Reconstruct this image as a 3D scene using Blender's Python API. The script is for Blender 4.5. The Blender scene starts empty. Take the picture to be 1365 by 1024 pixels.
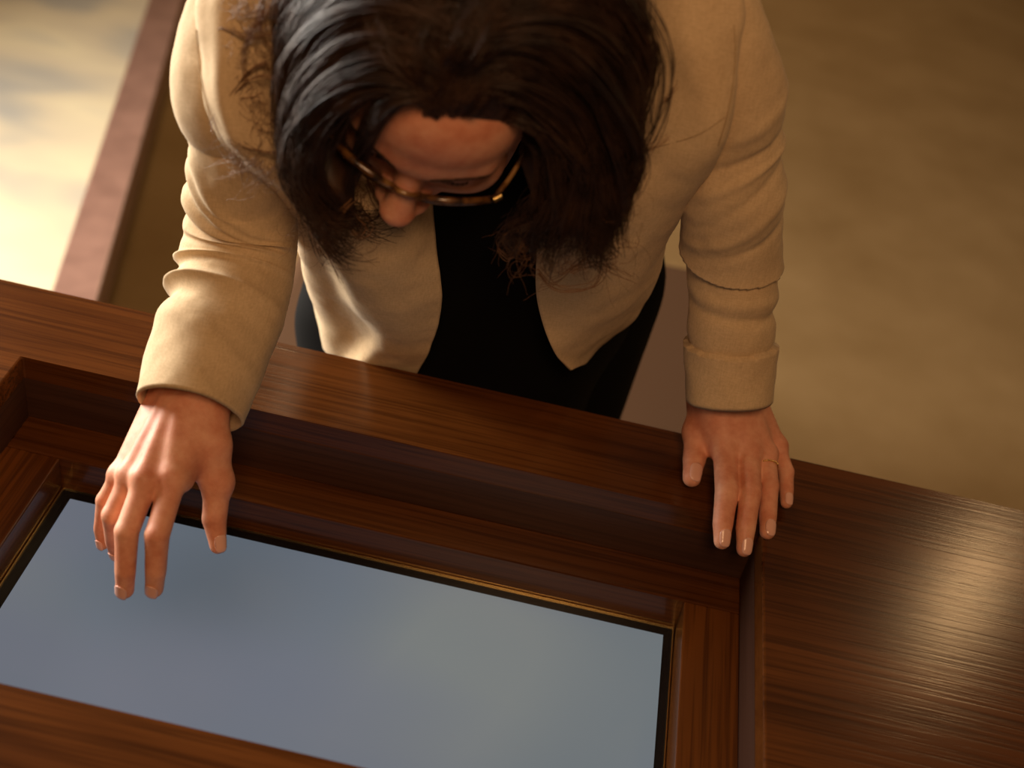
import bpy, math, random
import numpy as np
from mathutils import Vector, Matrix
random.seed(7); rng = np.random.default_rng(7)
SC = bpy.context.scene
COL = SC.collection

# ------------------------------------------------------------------ camera
S = 0.95                      # metres per design unit
TOP = 0.85                    # height of the table top above the floor
F = 1650.0                    # focal length in pixels of a 1365 wide frame
CX, CY = 682.5, 512.0
CAM = np.array([-0.2502, -0.9161, 0.8326])*S + np.array([0, 0, TOP])
RT = np.array([0.9751, 0.1517, 0.1615]); FW = np.array([-0.0187, 0.7828, -0.6220])
RT /= np.linalg.norm(RT); FW -= RT*(FW@RT); FW /= np.linalg.norm(FW)
UP = np.cross(RT, FW)
cd = bpy.data.cameras.new('camera'); cam = bpy.data.objects.new('camera', cd); COL.objects.link(cam)
cam.matrix_world = Matrix(((RT[0], UP[0], -FW[0], CAM[0]), (RT[1], UP[1], -FW[1], CAM[1]),
                           (RT[2], UP[2], -FW[2], CAM[2]), (0, 0, 0, 1)))
cd.sensor_width = 36.0; cd.lens = F/1365*36.0
cd.clip_start = 0.05; cd.clip_end = 60
cd.dof.use_dof = True; cd.dof.focus_distance = 1.12; cd.dof.aperture_fstop = 3.2
SC.camera = cam

def P(px, py, k):             # a point k design units in front of the lens, seen at that pixel
    return CAM + S*k*(FW + RT*(px-CX)/F - UP*(py-CY)/F)
def PZ(px, py, z):            # the same, on the horizontal plane z (metres)
    d = FW + RT*(px-CX)/F - UP*(py-CY)/F
    return CAM + d*(z-CAM[2])/d[2]
def T(x, y, z):               # table design coordinates to metres
    return (x*S, y*S, z*S+TOP)

# ------------------------------------------------------------------ world, lights, exposure
wd = bpy.data.worlds.new('world'); SC.world = wd; wd.use_nodes = True
bg = wd.node_tree.nodes['Background']; bg.inputs[0].default_value = (1.0, 0.74, 0.46, 1); bg.inputs[1].default_value = 0.065
def area(name, loc, target, size, size_y, power, color):
    ld = bpy.data.lights.new(name, 'AREA'); ld.shape = 'RECTANGLE'; ld.size = size; ld.size_y = size_y
    ld.energy = power; ld.color = color
    o = bpy.data.objects.new(name, ld); COL.objects.link(o); o.location = loc
    o.rotation_euler = (Vector(target)-Vector(loc)).to_track_quat('-Z', 'Y').to_euler()
    return o
area('assumed_daylight', (-2.2, 0.70, 1.45), (-0.5, 0.05, 1.10), 1.2, 1.1, 132, (1.0, 0.94, 0.84))  # assumed daylight from out of view, brightens the left sleeve; no window is modelled
hp = PZ(1285, 790, TOP); hv = hp-CAM; hv[2] = -hv[2]; hv /= np.linalg.norm(hv)
area('assumed_ceiling_lamp', tuple(hp+hv*2.1), tuple(hp), 0.07, 0.28, 3.0, (1.0, 0.60, 0.27))  # assumed lamp out of view, placed so its reflection streaks the table top
area('front_fill', (-0.15, -1.30, 2.30), (-0.25, 0.0, 1.0), 0.4, 0.4, 13, (1.0, 0.58, 0.29))  # added fill light on the camera side, brightens face, jacket and hands
area('floor_fill', (-1.3, 4.3, 3.0), (-0.2, 1.6, 0.0), 0.7, 0.7, 48, (1.0, 0.68, 0.37))  # added fill light out of view, lifts the floor behind the person
SC.view_settings.view_transform = 'Standard'; SC.view_settings.look = 'None'
SC.view_settings.exposure = 0.0; SC.view_settings.gamma = 1.0; SC.view_settings.use_curve_mapping = False

# ------------------------------------------------------------------ materials
def mat(name, base=(0.5, 0.5, 0.5), rough=0.5, metal=0.0, spec=0.5):
    m = bpy.data.materials.new(name); m.use_nodes = True
    b = m.node_tree.nodes['Principled BSDF']
    b.inputs['Base Color'].default_value = (*base, 1); b.inputs['Roughness'].default_value = rough
    b.inputs['Metallic'].default_value = metal; b.inputs['Specular IOR Level'].default_value = spec
    return m, m.node_tree, b
def coords(nt, scale, rot=(0, 0, 0), kind='Object'):
    tc = nt.nodes.new('ShaderNodeTexCoord'); mp = nt.nodes.new('ShaderNodeMapping')
    mp.inputs['Scale'].default_value = scale; mp.inputs['Rotation'].default_value = rot
    nt.links.new(tc.outputs[kind], mp.inputs[0]); return mp.outputs[0]
def noise(nt, vec, scale, detail=4, rough=0.5, dist=0.0):
    n = nt.nodes.new('ShaderNodeTexNoise'); n.inputs['Scale'].default_value = scale
    n.inputs['Detail'].default_value = detail; n.inputs['Roughness'].default_value = rough
    n.inputs['Distortion'].default_value = dist; nt.links.new(vec, n.inputs['Vector']); return n.outputs['Fac']
def ramp(nt, fac, stops):
    r = nt.nodes.new('ShaderNodeValToRGB'); e = r.color_ramp.elements
    while len(e) < len(stops): e.new(0.5)
    for i, (p, c) in enumerate(stops): e[i].position = p; e[i].color = (*c, 1)
    nt.links.new(fac, r.inputs[0]); return r.outputs[0]
def mix(nt, a, b, fac, mode='MIX'):
    m = nt.nodes.new('ShaderNodeMix'); m.data_type = 'RGBA'; m.blend_type = mode
    for s, v in ((m.inputs[0], fac), (m.inputs[6], a), (m.inputs[7], b)):
        if isinstance(v, (int, float)): s.default_value = v
        elif isinstance(v, tuple): s.default_value = (*v, 1)
        else: nt.links.new(v, s)
    return m.outputs[2]
def bump(nt, b, h, strength, dist=0.001):
    n = nt.nodes.new('ShaderNodeBump'); n.inputs['Strength'].default_value = strength
    n.inputs['Distance'].default_value = dist; nt.links.new(h, n.inputs['Height']); nt.links.new(n.outputs[0], b.inputs['Normal'])

def wood(name, axis, dark, light, rough=0.3, pore=0.55):
    m, nt, b = mat(name, rough=rough)
    def sc(a, c): return tuple(a if i == axis else c for i in range(3))
    broad = noise(nt, coords(nt, sc(1.2, 9)), 1.0, 4, 0.6, 0.6)
    fine = noise(nt, coords(nt, sc(5, 230)), 1.0, 3, 0.6, 0.25)
    c1 = ramp(nt, broad, [(0.3, dark), (0.7, light)])
    f2 = ramp(nt, fine, [(0.36, (0, 0, 0)), (0.56, (1, 1, 1))])
    c2 = mix(nt, tuple(v*0.34 for v in dark), c1, f2)
    c3 = mix(nt, c1, c2, pore)
    nt.links.new(c3, b.inputs['Base Color'])
    bump(nt, b, f2, 0.10, 0.0005)
    b.inputs['Specular IOR Level'].default_value = 0.27
    b.inputs['Coat Weight'].default_value = 0.06; b.inputs['Coat Roughness'].default_value = 0.2
    return m
WDX = wood('walnut_grain_x', 0, (0.050, 0.0135, 0.0026), (0.125, 0.039, 0.0080), 0.20)
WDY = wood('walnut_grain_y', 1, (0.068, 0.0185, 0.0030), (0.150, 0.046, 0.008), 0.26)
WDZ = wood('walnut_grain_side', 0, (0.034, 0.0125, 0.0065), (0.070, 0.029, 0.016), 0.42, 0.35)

def fabric(name, c1, c2, rough=0.85, scale=900, bs=0.25, sheen=0.08):
    m, nt, b = mat(name, rough=rough, spec=0.2)
    v = coords(nt, (1, 1, 1))
    n1 = noise(nt, v, 14, 3); 
    n2 = noise(nt, coords(nt, (scale, scale*0.16, scale*0.16)), 1.0, 2)
    n3 = noise(nt, coords(nt, (scale*0.16, scale*0.5, scale*0.9)), 1.0, 2)
    w = nt.nodes.new('ShaderNodeMath'); w.operation = 'ADD'; nt.links.new(n2, w.inputs[0]); nt.links.new(n3, w.inputs[1])
    col = mix(nt, c1, c2, ramp(nt, n1, [(0.3, (0, 0, 0)), (0.7, (1, 1, 1))]))
    h = nt.nodes.new('ShaderNodeMath'); h.operation = 'MULTIPLY'; h.inputs[1].default_value = 0.5; nt.links.new(w.outputs[0], h.inputs[0])
    col = mix(nt, col, ramp(nt, h.outputs[0], [(0.3, (0.62, 0.58, 0.52)), (0.65, (1.0, 1.0, 1.0))]), 0.55, 'MULTIPLY')
    nt.links.new(col, b.inputs['Base Color'])
    bump(nt, b, h.outputs[0], bs, 0.0006)
    b.inputs['Sheen Weight'].default_value = sheen
    b.inputs['Specular IOR Level'].default_value = 0.12
    return m
LINEN = fabric('beige_linen', (0.58, 0.415, 0.245), (0.66, 0.49, 0.30))
LINING = fabric('grey_green_lining', (0.42, 0.39, 0.28), (0.46, 0.42, 0.31))
SEAM = mat('seam_thread', (0.34, 0.23, 0.12), 0.9)[0]
BLACK = fabric('black_knit', (0.0022, 0.002, 0.002), (0.0035, 0.003, 0.003), 0.95, 700, 0.1, 0.0)

def skin_mat():
    m, nt, b = mat('skin', rough=0.52, spec=0.4)
    v = coords(nt, (1, 1, 1))
    n1 = noise(nt, v, 38, 4, 0.6); n2 = noise(nt, v, 130, 3, 0.6); n3 = noise(nt, v, 800, 3, 0.7)
    c = ramp(nt, n1, [(0.30, (0.58, 0.215, 0.120)), (0.5, (0.69, 0.31, 0.19)), (0.72, (0.76, 0.39, 0.25))])
    c = mix(nt, c, ramp(nt, n2, [(0.35, (0.86, 0.72, 0.66)), (0.6, (1, 1, 1))]), 0.5, 'MULTIPLY')
    nt.links.new(c, b.inputs['Base Color'])
    b.inputs['Subsurface Weight'].default_value = 0.12; b.inputs['Subsurface Radius'].default_value = (0.012, 0.004, 0.002)
    b.inputs['Subsurface Scale'].default_value = 0.6
    a = nt.nodes.new('ShaderNodeMath'); a.operation = 'ADD'; nt.links.new(n2, a.inputs[0]); nt.links.new(n3, a.inputs[1])
    bump(nt, b, a.outputs[0], 0.35, 0.0007)
    return m
SKIN = skin_mat()
NAIL = mat('fingernail', (0.74, 0.41, 0.32), 0.22)[0]
LIP = mat('lip', (0.42, 0.12, 0.09), 0.4)[0]
def hair_mat():
    m, nt, b = mat('dark_brown_hair', rough=0.5, spec=0.4)
    n = noise(nt, coords(nt, (1, 1, 1)), 40, 3)
    nt.links.new(ramp(nt, n, [(0.3, (0.018, 0.0080, 0.0042)), (0.7, (0.058, 0.027, 0.0145))]), b.inputs['Base Color'])
    b.inputs['Anisotropic'].default_value = 0.5
    return m
HAIR = hair_mat()
WISP = mat('light_brown_hair', (0.20, 0.09, 0.035), 0.5)[0]
BROW = mat('brow_hair', (0.045, 0.018, 0.009), 0.7)[0]
GOLD = mat('gold', (0.80, 0.56, 0.22), 0.25, 1.0)[0]
def tortoise():
    m, nt, b = mat('tortoiseshell', rough=0.16)
    n = noise(nt, coords(nt, (1, 1, 1)), 70, 2, 0.5, 0.4)
    nt.links.new(ramp(nt, n, [(0.38, (0.02, 0.009, 0.004)), (0.52, (0.11, 0.045, 0.012)), (0.66, (0.24, 0.125, 0.04))]), b.inputs['Base Color'])
    return m
TORT = tortoise()
LENS, _nt, _b = mat('clear_lens', (1, 1, 1), 0.0); _b.inputs['Transmission Weight'].default_value = 1.0; _b.inputs['IOR'].default_value = 1.02
def floor_mat():
    m, nt, b = mat('olive_carpet', rough=0.95, spec=0.1)
    v = coords(nt, (1, 1, 1))
    n1 = noise(nt, v, 3.0, 5, 0.6); n2 = noise(nt, v, 320, 2, 0.6)
    c = ramp(nt, n1, [(0.3, (0.29, 0.175, 0.070)), (0.7, (0.385, 0.245, 0.110))])
    c = mix(nt, c, ramp(nt, n2, [(0.3, (0.6, 0.6, 0.6)), (0.7, (1, 1, 1))]), 0.7, 'MULTIPLY')
    nt.links.new(c, b.inputs['Base Color']); bump(nt, b, n2, 0.5, 0.002)
    return m
FLOOR = floor_mat()
def display_mat():
    m, nt, b = mat('lit_display', (0.02, 0.022, 0.025), 0.32)
    v = coords(nt, (1, 1, 1))
    n1 = noise(nt, v, 2.6, 1, 0.4, 0.2)
    mp = coords(nt, (2.1, 4.2, 1)); n2 = noise(nt, mp, 1.1, 1, 0.4, 0.1)
    c = ramp(nt, n1, [(0.37, (0.075, 0.100, 0.126)), (0.50, (0.122, 0.152, 0.178)), (0.63, (0.185, 0.200, 0.198))])
    c = mix(nt, c, (0.140, 0.155, 0.200), ramp(nt, n2, [(0.40, (0, 0, 0)), (0.62, (0.8, 0.8, 0.8))]))
    nt.links.new(c, b.inputs['Emission Color']); b.inputs['Emission Strength'].default_value = 0.92
    return m
DISP = display_mat()
BEZEL = mat('black_bezel', (0.006, 0.006, 0.007), 0.25)[0]
PLINTH = mat('plinth_dark', (0.03, 0.02, 0.012), 0.8)[0]
def rail_mat():
    m, nt, b = mat('mauve_brown_rail', rough=0.4)
    n = noise(nt, coords(nt, (6, 6, 6)), 3, 3)
    nt.links.new(ramp(nt, n, [(0.3, (0.17, 0.085, 0.062)), (0.7, (0.23, 0.12, 0.088))]), b.inputs['Base Color']); return m
RAIL = rail_mat()
def pale_mat():
    m, nt, b = mat('pale_map_print', rough=0.6)
    v = coords(nt, (1.3, 2.4, 1)); n = noise(nt, v, 1.9, 2, 0.4, 0.3)
    nt.links.new(ramp(nt, n, [(0.34, (0.31, 0.285, 0.245)), (0.48, (0.48, 0.40, 0.28)), (0.62, (0.56, 0.47, 0.31)), (0.75, (0.41, 0.36, 0.28))]), b.inputs['Base Color'])
    return m
PALE = pale_mat()
LEATHER = mat('brown_leather', (0.088, 0.043, 0.021), 0.85, 0.0, 0.12)[0]

# ------------------------------------------------------------------ mesh helpers
def link(me, name, m, parent=None):
    o = bpy.data.objects.new(name, me); COL.objects.link(o)
    if m is not None: me.materials.append(m)
    if parent is not None:
        o.parent = parent; o.matrix_parent_inverse = parent.matrix_basis.inverted()
    return o
def mesh_np(name, V, Q, smooth=True):
    V = np.asarray(V, np.float32); Q = np.asarray(Q, np.int32); n = Q.shape[1]
    me = bpy.data.meshes.new(name); me.vertices.add(len(V)); me.vertices.foreach_set('co', V.ravel())
    me.loops.add(Q.size); me.loops.foreach_set('vertex_index', Q.ravel())
    me.polygons.add(len(Q)); me.polygons.foreach_set('loop_start', np.arange(0, Q.size, n, dtype=np.int32))
    me.polygons.foreach_set('loop_total', np.full(len(Q), n, np.int32))
    me.polygons.foreach_set('use_smooth', np.full(len(Q), smooth, bool))
    me.update(calc_edges=True); me.validate(); return me
def obj_np(name, V, Q, m, parent=None, smooth=True): return link(mesh_np(name, V, Q, smooth), name, m, parent)
def tag(o, label=None, cat=None, group=None, kind=None):
    for k, v in (('label', label), ('category', cat), ('group', group), ('kind', kind)):
        if v: o[k] = v
    return o
def empty(name, loc):
    o = bpy.data.objects.new(name, None); COL.objects.link(o); o.location = loc
    o.empty_display_size = 0.1; o.matrix_basis = Matrix.Translation(loc); return o
BOXQ = np.array([(0, 3, 2, 1), (4, 5, 6, 7), (0, 1, 5, 4), (1, 2, 6, 5), (2, 3, 7, 6), (3, 0, 4, 7)])
def box(name, lo, hi, m, parent=None, bev=0.0):
    x0, y0, z0 = lo; x1, y1, z1 = hi
    V = [(x0, y0, z0), (x1, y0, z0), (x1, y1, z0), (x0, y1, z0), (x0, y0, z1), (x1, y0, z1), (x1, y1, z1), (x0, y1, z1)]
    o = obj_np(name, V, BOXQ, m, parent, False)
    if bev:
        md = o.modifiers.new('bevel', 'BEVEL'); md.width = bev; md.segments = 2; md.limit_method = 'ANGLE'
    return o
def catmull(pts, n):          # pts (M,D) -> n samples along a Catmull-Rom spline, also works on (M,...,D)
    pts = np.asarray(pts, float); M = len(pts)
    ext = np.concatenate([[2*pts[0]-pts[1]], pts, [2*pts[-1]-pts[-2]]])
    t = np.linspace(0, M-1, n); i = np.minimum(t.astype(int), M-2); u = (t-i).reshape((-1,)+(1,)*(pts.ndim-1))
    p0, p1, p2, p3 = ext[i], ext[i+1], ext[i+2], ext[i+3]
    return 0.5*((2*p1)+(-p0+p2)*u+(2*p0-5*p1+4*p2-p3)*u*u+(-p0+3*p1-3*p2+p3)*u**3)
def grid_quads(n, m, wrap=False, off=0):
    i, j = np.meshgrid(np.arange(n-1), np.arange(m if wrap else m-1), indexing='ij')
    j2 = (j+1) % m
    return np.stack([i*m+j, i*m+j2, (i+1)*m+j2, (i+1)*m+j], -1).reshape(-1, 4)+off
def tube_np(paths, rad, sides=6):   # paths (K,N,3), rad scalar / (K,N) -> V,Q of capped tubes
    paths = np.asarray(paths, float); K, N, _ = paths.shape
    t = np.gradient(paths, axis=1); t /= np.linalg.norm(t, axis=2, keepdims=True)+1e-12
    ref = np.where(np.abs(t[..., 2:3]) < 0.9, np.array([0, 0, 1.0]), np.array([1.0, 0, 0]))
    a = np.cross(t, ref); a /= np.linalg.norm(a, axis=2, keepdims=True)+1e-12; b = np.cross(t, a)
    rad = np.broadcast_to(np.asarray(rad, float), (K, N))
    th = np.arange(sides)*2*np.pi/sides
    V = paths[:, :, None]+rad[:, :, None, None]*(a[:, :, None]*np.cos(th)[None, None, :, None]+b[:, :, None]*np.sin(th)[None, None, :, None])
    q = grid_quads(N, sides, True); Q = (q[None]+(np.arange(K)*N*sides)[:, None, None]).reshape(-1, 4)
    return V.reshape(-1, 3), Q
def tube(name, pts, r, m, parent=None, n=40, sides=8):
    V, Q = tube_np([catmull(pts, n)], r, sides); return obj_np(name, V, Q, m, parent)

# ---- signed distance modelling
def smin(a, b, k):
    h = np.clip(0.5+0.5*(b-a)/k, 0, 1); return b+(a-b)*h-k*h*(1-h)
def smax(a, b, k): return -smin(-a, -b, k)
def sd_cap(X, a, b, ra, rb):
    a = np.asarray(a, np.float32); b = np.asarray(b, np.float32); ab = b-a
    t = np.clip(((X-a)@ab)/(ab@ab+1e-12), 0, 1)
    return np.linalg.norm(X-a-t[..., None]*ab, axis=-1)-(ra+(rb-ra)*t)
def sd_ell(X, c, r):
    c = np.asarray(c, np.float32); r = np.asarray(r, np.float32)
    q = (X-c)/r; k0 = np.linalg.norm(q, axis=-1); k1 = np.linalg.norm(q/r, axis=-1)
    return k0*(k0-1)/(k1+1e-9)
def surface_nets(fn, lo, hi, h, relax=2):
    lo = np.asarray(lo, float); n = np.ceil((np.asarray(hi)-lo)/h).astype(int)+1
    ax = [lo[i]+h*np.arange(n[i]) for i in range(3)]
    D = np.empty(n, np.float32)
    for i0 in range(0, n[0], 24):
        g = np.stack(np.meshgrid(ax[0][i0:i0+24], ax[1], ax[2], indexing='ij'), -1).astype(np.float32)
        D[i0:i0+24] = fn(g)
    s = D < 0
    c = np.zeros(n-1, np.int8)
    for dx in (0, 1):
        for dy in (0, 1):
            for dz in (0, 1): c += s[dx:n[0]-1+dx, dy:n[1]-1+dy, dz:n[2]-1+dz]
    act = (c > 0) & (c < 8); idx = -np.ones(n-1, np.int64); cells = np.argwhere(act); idx[act] = np.arange(len(cells))
    acc = np.zeros((len(cells), 3)); cnt = np.zeros(len(cells))
    cor = [(x, y, z) for x in (0, 1) for y in (0, 1) for z in (0, 1)]
    for a in cor:
        for b in cor:
            if sum(b)-sum(a) == 1 and all(b[i] >= a[i] for i in range(3)):
                da = D[tuple((cells+a).T)]; db = D[tuple((cells+b).T)]
                cr = (da < 0) != (db < 0); t = np.where(cr, da/(da-db+1e-20), 0)
                acc += np.where(cr[:, None], np.array(a)+t[:, None]*(np.array(b)-np.array(a)), 0); cnt += cr
    V = lo+h*(cells+acc/cnt[:, None])
    Q = []
    for axis in range(3):
        o1, o2 = [(1, 2), (2, 0), (0, 1)][axis]
        sl0 = [slice(None)]*3; sl1 = [slice(None)]*3; sl0[axis] = slice(0, -1); sl1[axis] = slice(1, None)
        d = s[tuple(sl0)] != s[tuple(sl1)]; e = np.argwhere(d)
        e = e[(e[:, o1] > 0) & (e[:, o2] > 0) & (e[:, o1] < n[o1]-1) & (e[:, o2] < n[o2]-1)]
        u1 = np.zeros(3, int); u1[o1] = 1; u2 = np.zeros(3, int); u2[o2] = 1
        q = np.stack([idx[tuple((e-u1-u2).T)], idx[tuple((e-u2).T)], idx[tuple(e.T)], idx[tuple((e-u1).T)]], -1)
        fl = s[tuple(e.T)]; q[~fl] = q[~fl][:, ::-1]; Q.append(q)
    Q = np.concatenate(Q); Q = Q[(Q >= 0).all(1)]
    for _ in range(relax):
        A = np.zeros_like(V); C_ = np.zeros(len(V))
        for i in range(4):
            np.add.at(A, Q[:, i], V[Q[:, (i+1) % 4]]); np.add.at(C_, Q[:, i], 1)
            np.add.at(A, Q[:, i], V[Q[:, (i+3) % 4]]); np.add.at(C_, Q[:, i], 1)
        ok = C_ > 0; V[ok] += 0.5*(A[ok]/C_[ok, None]-V[ok])
    return V, Q

# ================================================================== setting
Vf = [(-6, -3, 0), (6, -3, 0), (6, 8, 0), (-6, 8, 0)]
tag(obj_np('floor', Vf, [(0, 1, 2, 3)], FLOOR, None, False), 'olive brown carpeted floor', None, None, 'structure')

WALL = mat('cream_wall', (0.55, 0.42, 0.26), 0.9)[0]
box('wall_back', (-6, 7.9, 0), (6, 8, 3.2), WALL)['kind'] = 'structure'
box('wall_right', (5.9, -3, 0), (6, 7.9, 3.2), WALL)['kind'] = 'structure'
# ================================================================== wooden table with recessed screen
W, YE, H1, L, H2, D, LX = 0.76, 0.1135, 0.0785, 0.0492, 0.1162, 0.3686, 0.0567
XL, XR, YN = -1.55, 0.95, -0.62
tbl = empty('display_table', T(-0.38, -0.2, -TOP/S))
tag(tbl, 'dark stained wooden table with a stepped recess for the screen', 'table')
def frame_slab(name, xo0, xo1, yo0, yo1, xi0, xi1, yi0, yi1, z0, z1, m, parent):
    V = []
    for z in (z0, z1):
        V += [T(xo0, yo0, z), T(xo1, yo0, z), T(xo1, yo1, z), T(xo0, yo1, z), T(xi0, yi0, z), T(xi1, yi0, z), T(xi1, yi1, z), T(xi0, yi1, z)]
    Qs = []
    for i in range(4):
        j = (i+1) % 4
        Qs += [(8+i, 8+j, 12+j, 12+i), (i, 4+i, 4+j, j), (i, j, 8+j, 8+i), (4+i, 12+i, 12+j, 4+j)]
    o = obj_np(name, V, Qs, m, parent, False)
    md = o.modifiers.new('bevel', 'BEVEL'); md.width = 0.0018; md.segments = 2; md.limit_method = 'ANGLE'
    return o
frame_slab('table_top', XL, XR, YN, YE, -W, 0, -D, 0, -0.028, 0, WDX, tbl)
t_ = 0.018
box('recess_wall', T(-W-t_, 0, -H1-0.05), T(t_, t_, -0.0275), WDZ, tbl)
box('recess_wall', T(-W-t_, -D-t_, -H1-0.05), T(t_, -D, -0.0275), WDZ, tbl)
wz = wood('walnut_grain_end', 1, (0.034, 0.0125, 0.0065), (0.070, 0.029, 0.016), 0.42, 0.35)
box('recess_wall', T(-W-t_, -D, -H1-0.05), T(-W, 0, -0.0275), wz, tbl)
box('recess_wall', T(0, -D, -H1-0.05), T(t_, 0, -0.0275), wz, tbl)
# ledge boards: the long ones run the full width, the short ones butt against them
box('ledge_board', T(-W, -L, -H2-0.012), T(0, 0, -H1), WDX, tbl, 0.0014)
box('ledge_board', T(-W, -D, -H2-0.012), T(0, -D+L, -H1), WDX, tbl, 0.0014)
box('ledge_board', T(-LX, -D+L+0.0006, -H2-0.012), T(0, -L-0.0006, -H1), WDY, tbl, 0.0014)
box('ledge_board', T(-W, -D+L+0.0006, -H2-0.012), T(-W+LX, -L-0.0006, -H1), WDY, tbl, 0.0014)
# cabinet body under the top
for nm, lo, hi in (('side_panel', (XL+0.12, YN+0.08, -TOP/S), (XL+0.15, YE-0.06, -0.028)),
                   ('side_panel', (XR-0.15, YN+0.08, -TOP/S), (XR-0.12, YE-0.06, -0.028)),
                   ('front_panel', (XL+0.15, YE-0.085, -TOP/S), (XR-0.15, YE-0.06, -0.028)),
                   ('front_panel', (XL+0.15, YN+0.08, -TOP/S), (XR-0.15, YN+0.105, -0.028))):
    box(nm, T(*lo), T(*hi), WDZ, tbl)
# screen set into the recess
scr = empty('touch_screen', T(-W/2, -D/2, -H2-0.03))
tag(scr, 'blue grey lit touch screen lying flat in the table recess', 'screen')
x0, x1, y0, y1 = -W+LX, -LX, -D+L, -L
box('casing', T(x0+0.001, y0+0.001, -H2-0.04), T(x1-0.001, y1-0.001, -H2-0.006), BEZEL, scr)
box('bezel', T(x0+0.001, y0+0.001, -H2-0.006), T(x1-0.001, y1-0.001, -H2-0.0035), BEZEL, scr)
mg = 0.014
box('display_panel', T(x0+mg, y0+mg, -H2-0.0036), T(x1-mg*0.8, y1-mg, -H2-0.003), DISP, scr)
for lo, hi in (((x0+0.001, y1-0.0022, -H2-0.004), (x1-0.001, y1-0.001, -H2-0.002)), ((x0+0.001, y0+0.001, -H2-0.004), (x1-0.001, y0+0.0022, -H2)),
               ((x0+0.001, y0+0.0022, -H2-0.004), (x0+0.0022, y1-0.0022, -H2-0.002)), ((x1-0.0022, y0+0.0022, -H2-0.004), (x1-0.001, y1-0.0022, -H2-0.002))):
    tag(box('edge_strip', T(*lo), T(*hi), GOLD, scr), 'thin brass coloured edge strip')

# ================================================================== low pale plinth and bench in the background
PZH = 0.20
e0 = PZ(131, 396, PZH); e1 = PZ(243, 0, PZH)
dr = e1-e0; dr /= np.linalg.norm(dr); nl = np.array([-dr[1], dr[0], 0])      # nl points away to the left
pl = empty('display_plinth', tuple(e0*[1, 1, 0])); tag(pl, 'low display plinth with pale map-like top and mauve brown rim', 'plinth')
def obox(name, a, b, c, d, z0, z1, m, parent, bev=0.0):
    V = [(*q[:2], z) for z in (z0, z1) for q in (a, b, c, d)]
    o = obj_np(name, V, BOXQ, m, parent, False)
    if bev:
        md = o.modifiers.new('bevel', 'BEVEL'); md.width = bev; md.segments = 3; md.limit_method = 'ANGLE'
    return o
a = e0-dr*0.55; Lg = 3.4; Wd = 1.5; rw = 0.086
def q_(s, t): return a+dr*s+nl*t
for s0, s1, u0, u1 in ((0, Lg, 0, rw), (0, Lg, Wd-rw, Wd), (0, rw, rw, Wd-rw), (Lg-rw, Lg, rw, Wd-rw)):
    obox('rim', q_(s0, u0), q_(s1, u0), q_(s1, u1), q_(s0, u1), PZH-0.085, PZH, RAIL, pl, 0.006)
obox('map_panel', q_(rw, rw), q_(Lg-rw, rw), q_(Lg-rw, Wd-rw), q_(rw, Wd-rw), PZH-0.05, PZH-0.008, PALE, pl)
obox('base', q_(0.05, 0.06), q_(Lg-0.05, 0.06), q_(Lg-0.05, Wd-0.05), q_(0.05, Wd-0.05), 0, PZH-0.06, PLINTH, pl)

BH = 0.45
b0 = PZ(330, 470, BH); b1 = PZ(965, 600, BH)
bd = b1-b0; bd /= np.linalg.norm(bd); bn = np.array([-bd[1], bd[0], 0]); BL = np.linalg.norm(b1-b0)
bc = (b0+b1)/2
bench = empty('bench', tuple((bc+bn*0.25)*[1, 1, 0])); tag(bench, 'plain brown leather bench behind the leaning person', 'bench')
def w_(s, t): return b0+bd*s+bn*t
obox('seat_cushion', w_(0, 0), w_(BL, 0), w_(BL, 0.5), w_(0, 0.5), BH-0.07, BH, LEATHER, bench, 0.02)
obox('seat_frame', w_(0.015, 0.015), w_(BL-0.015, 0.015), w_(BL-0.015, 0.485), w_(0.015, 0.485), BH-0.12, BH-0.068, WDZ, bench)
for s in (0.02, BL-0.06):
    for t in (0.02, 0.44):
        obox('leg', w_(s, t), w_(s+0.04, t), w_(s+0.04, t+0.04), w_(s, t+0.04), 0, BH-0.12, WDZ, bench)

# ================================================================== person
# ---- head frame (x her right, y face forward, z crown)
HR = np.array([[0.9777, -0.0874, 0.1909], [0.0717, -0.7157, -0.6947], [-0.1973, -0.6929, 0.6935]]); HR[:, 0] *= -1
HT = np.array([-0.3562, 0.0135, 0.3841+TOP])
def HW(p): return np.asarray(p, float)@HR.T+HT
def HL(X): return (X-HT.astype(np.float32))@HR.astype(np.float32)

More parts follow.
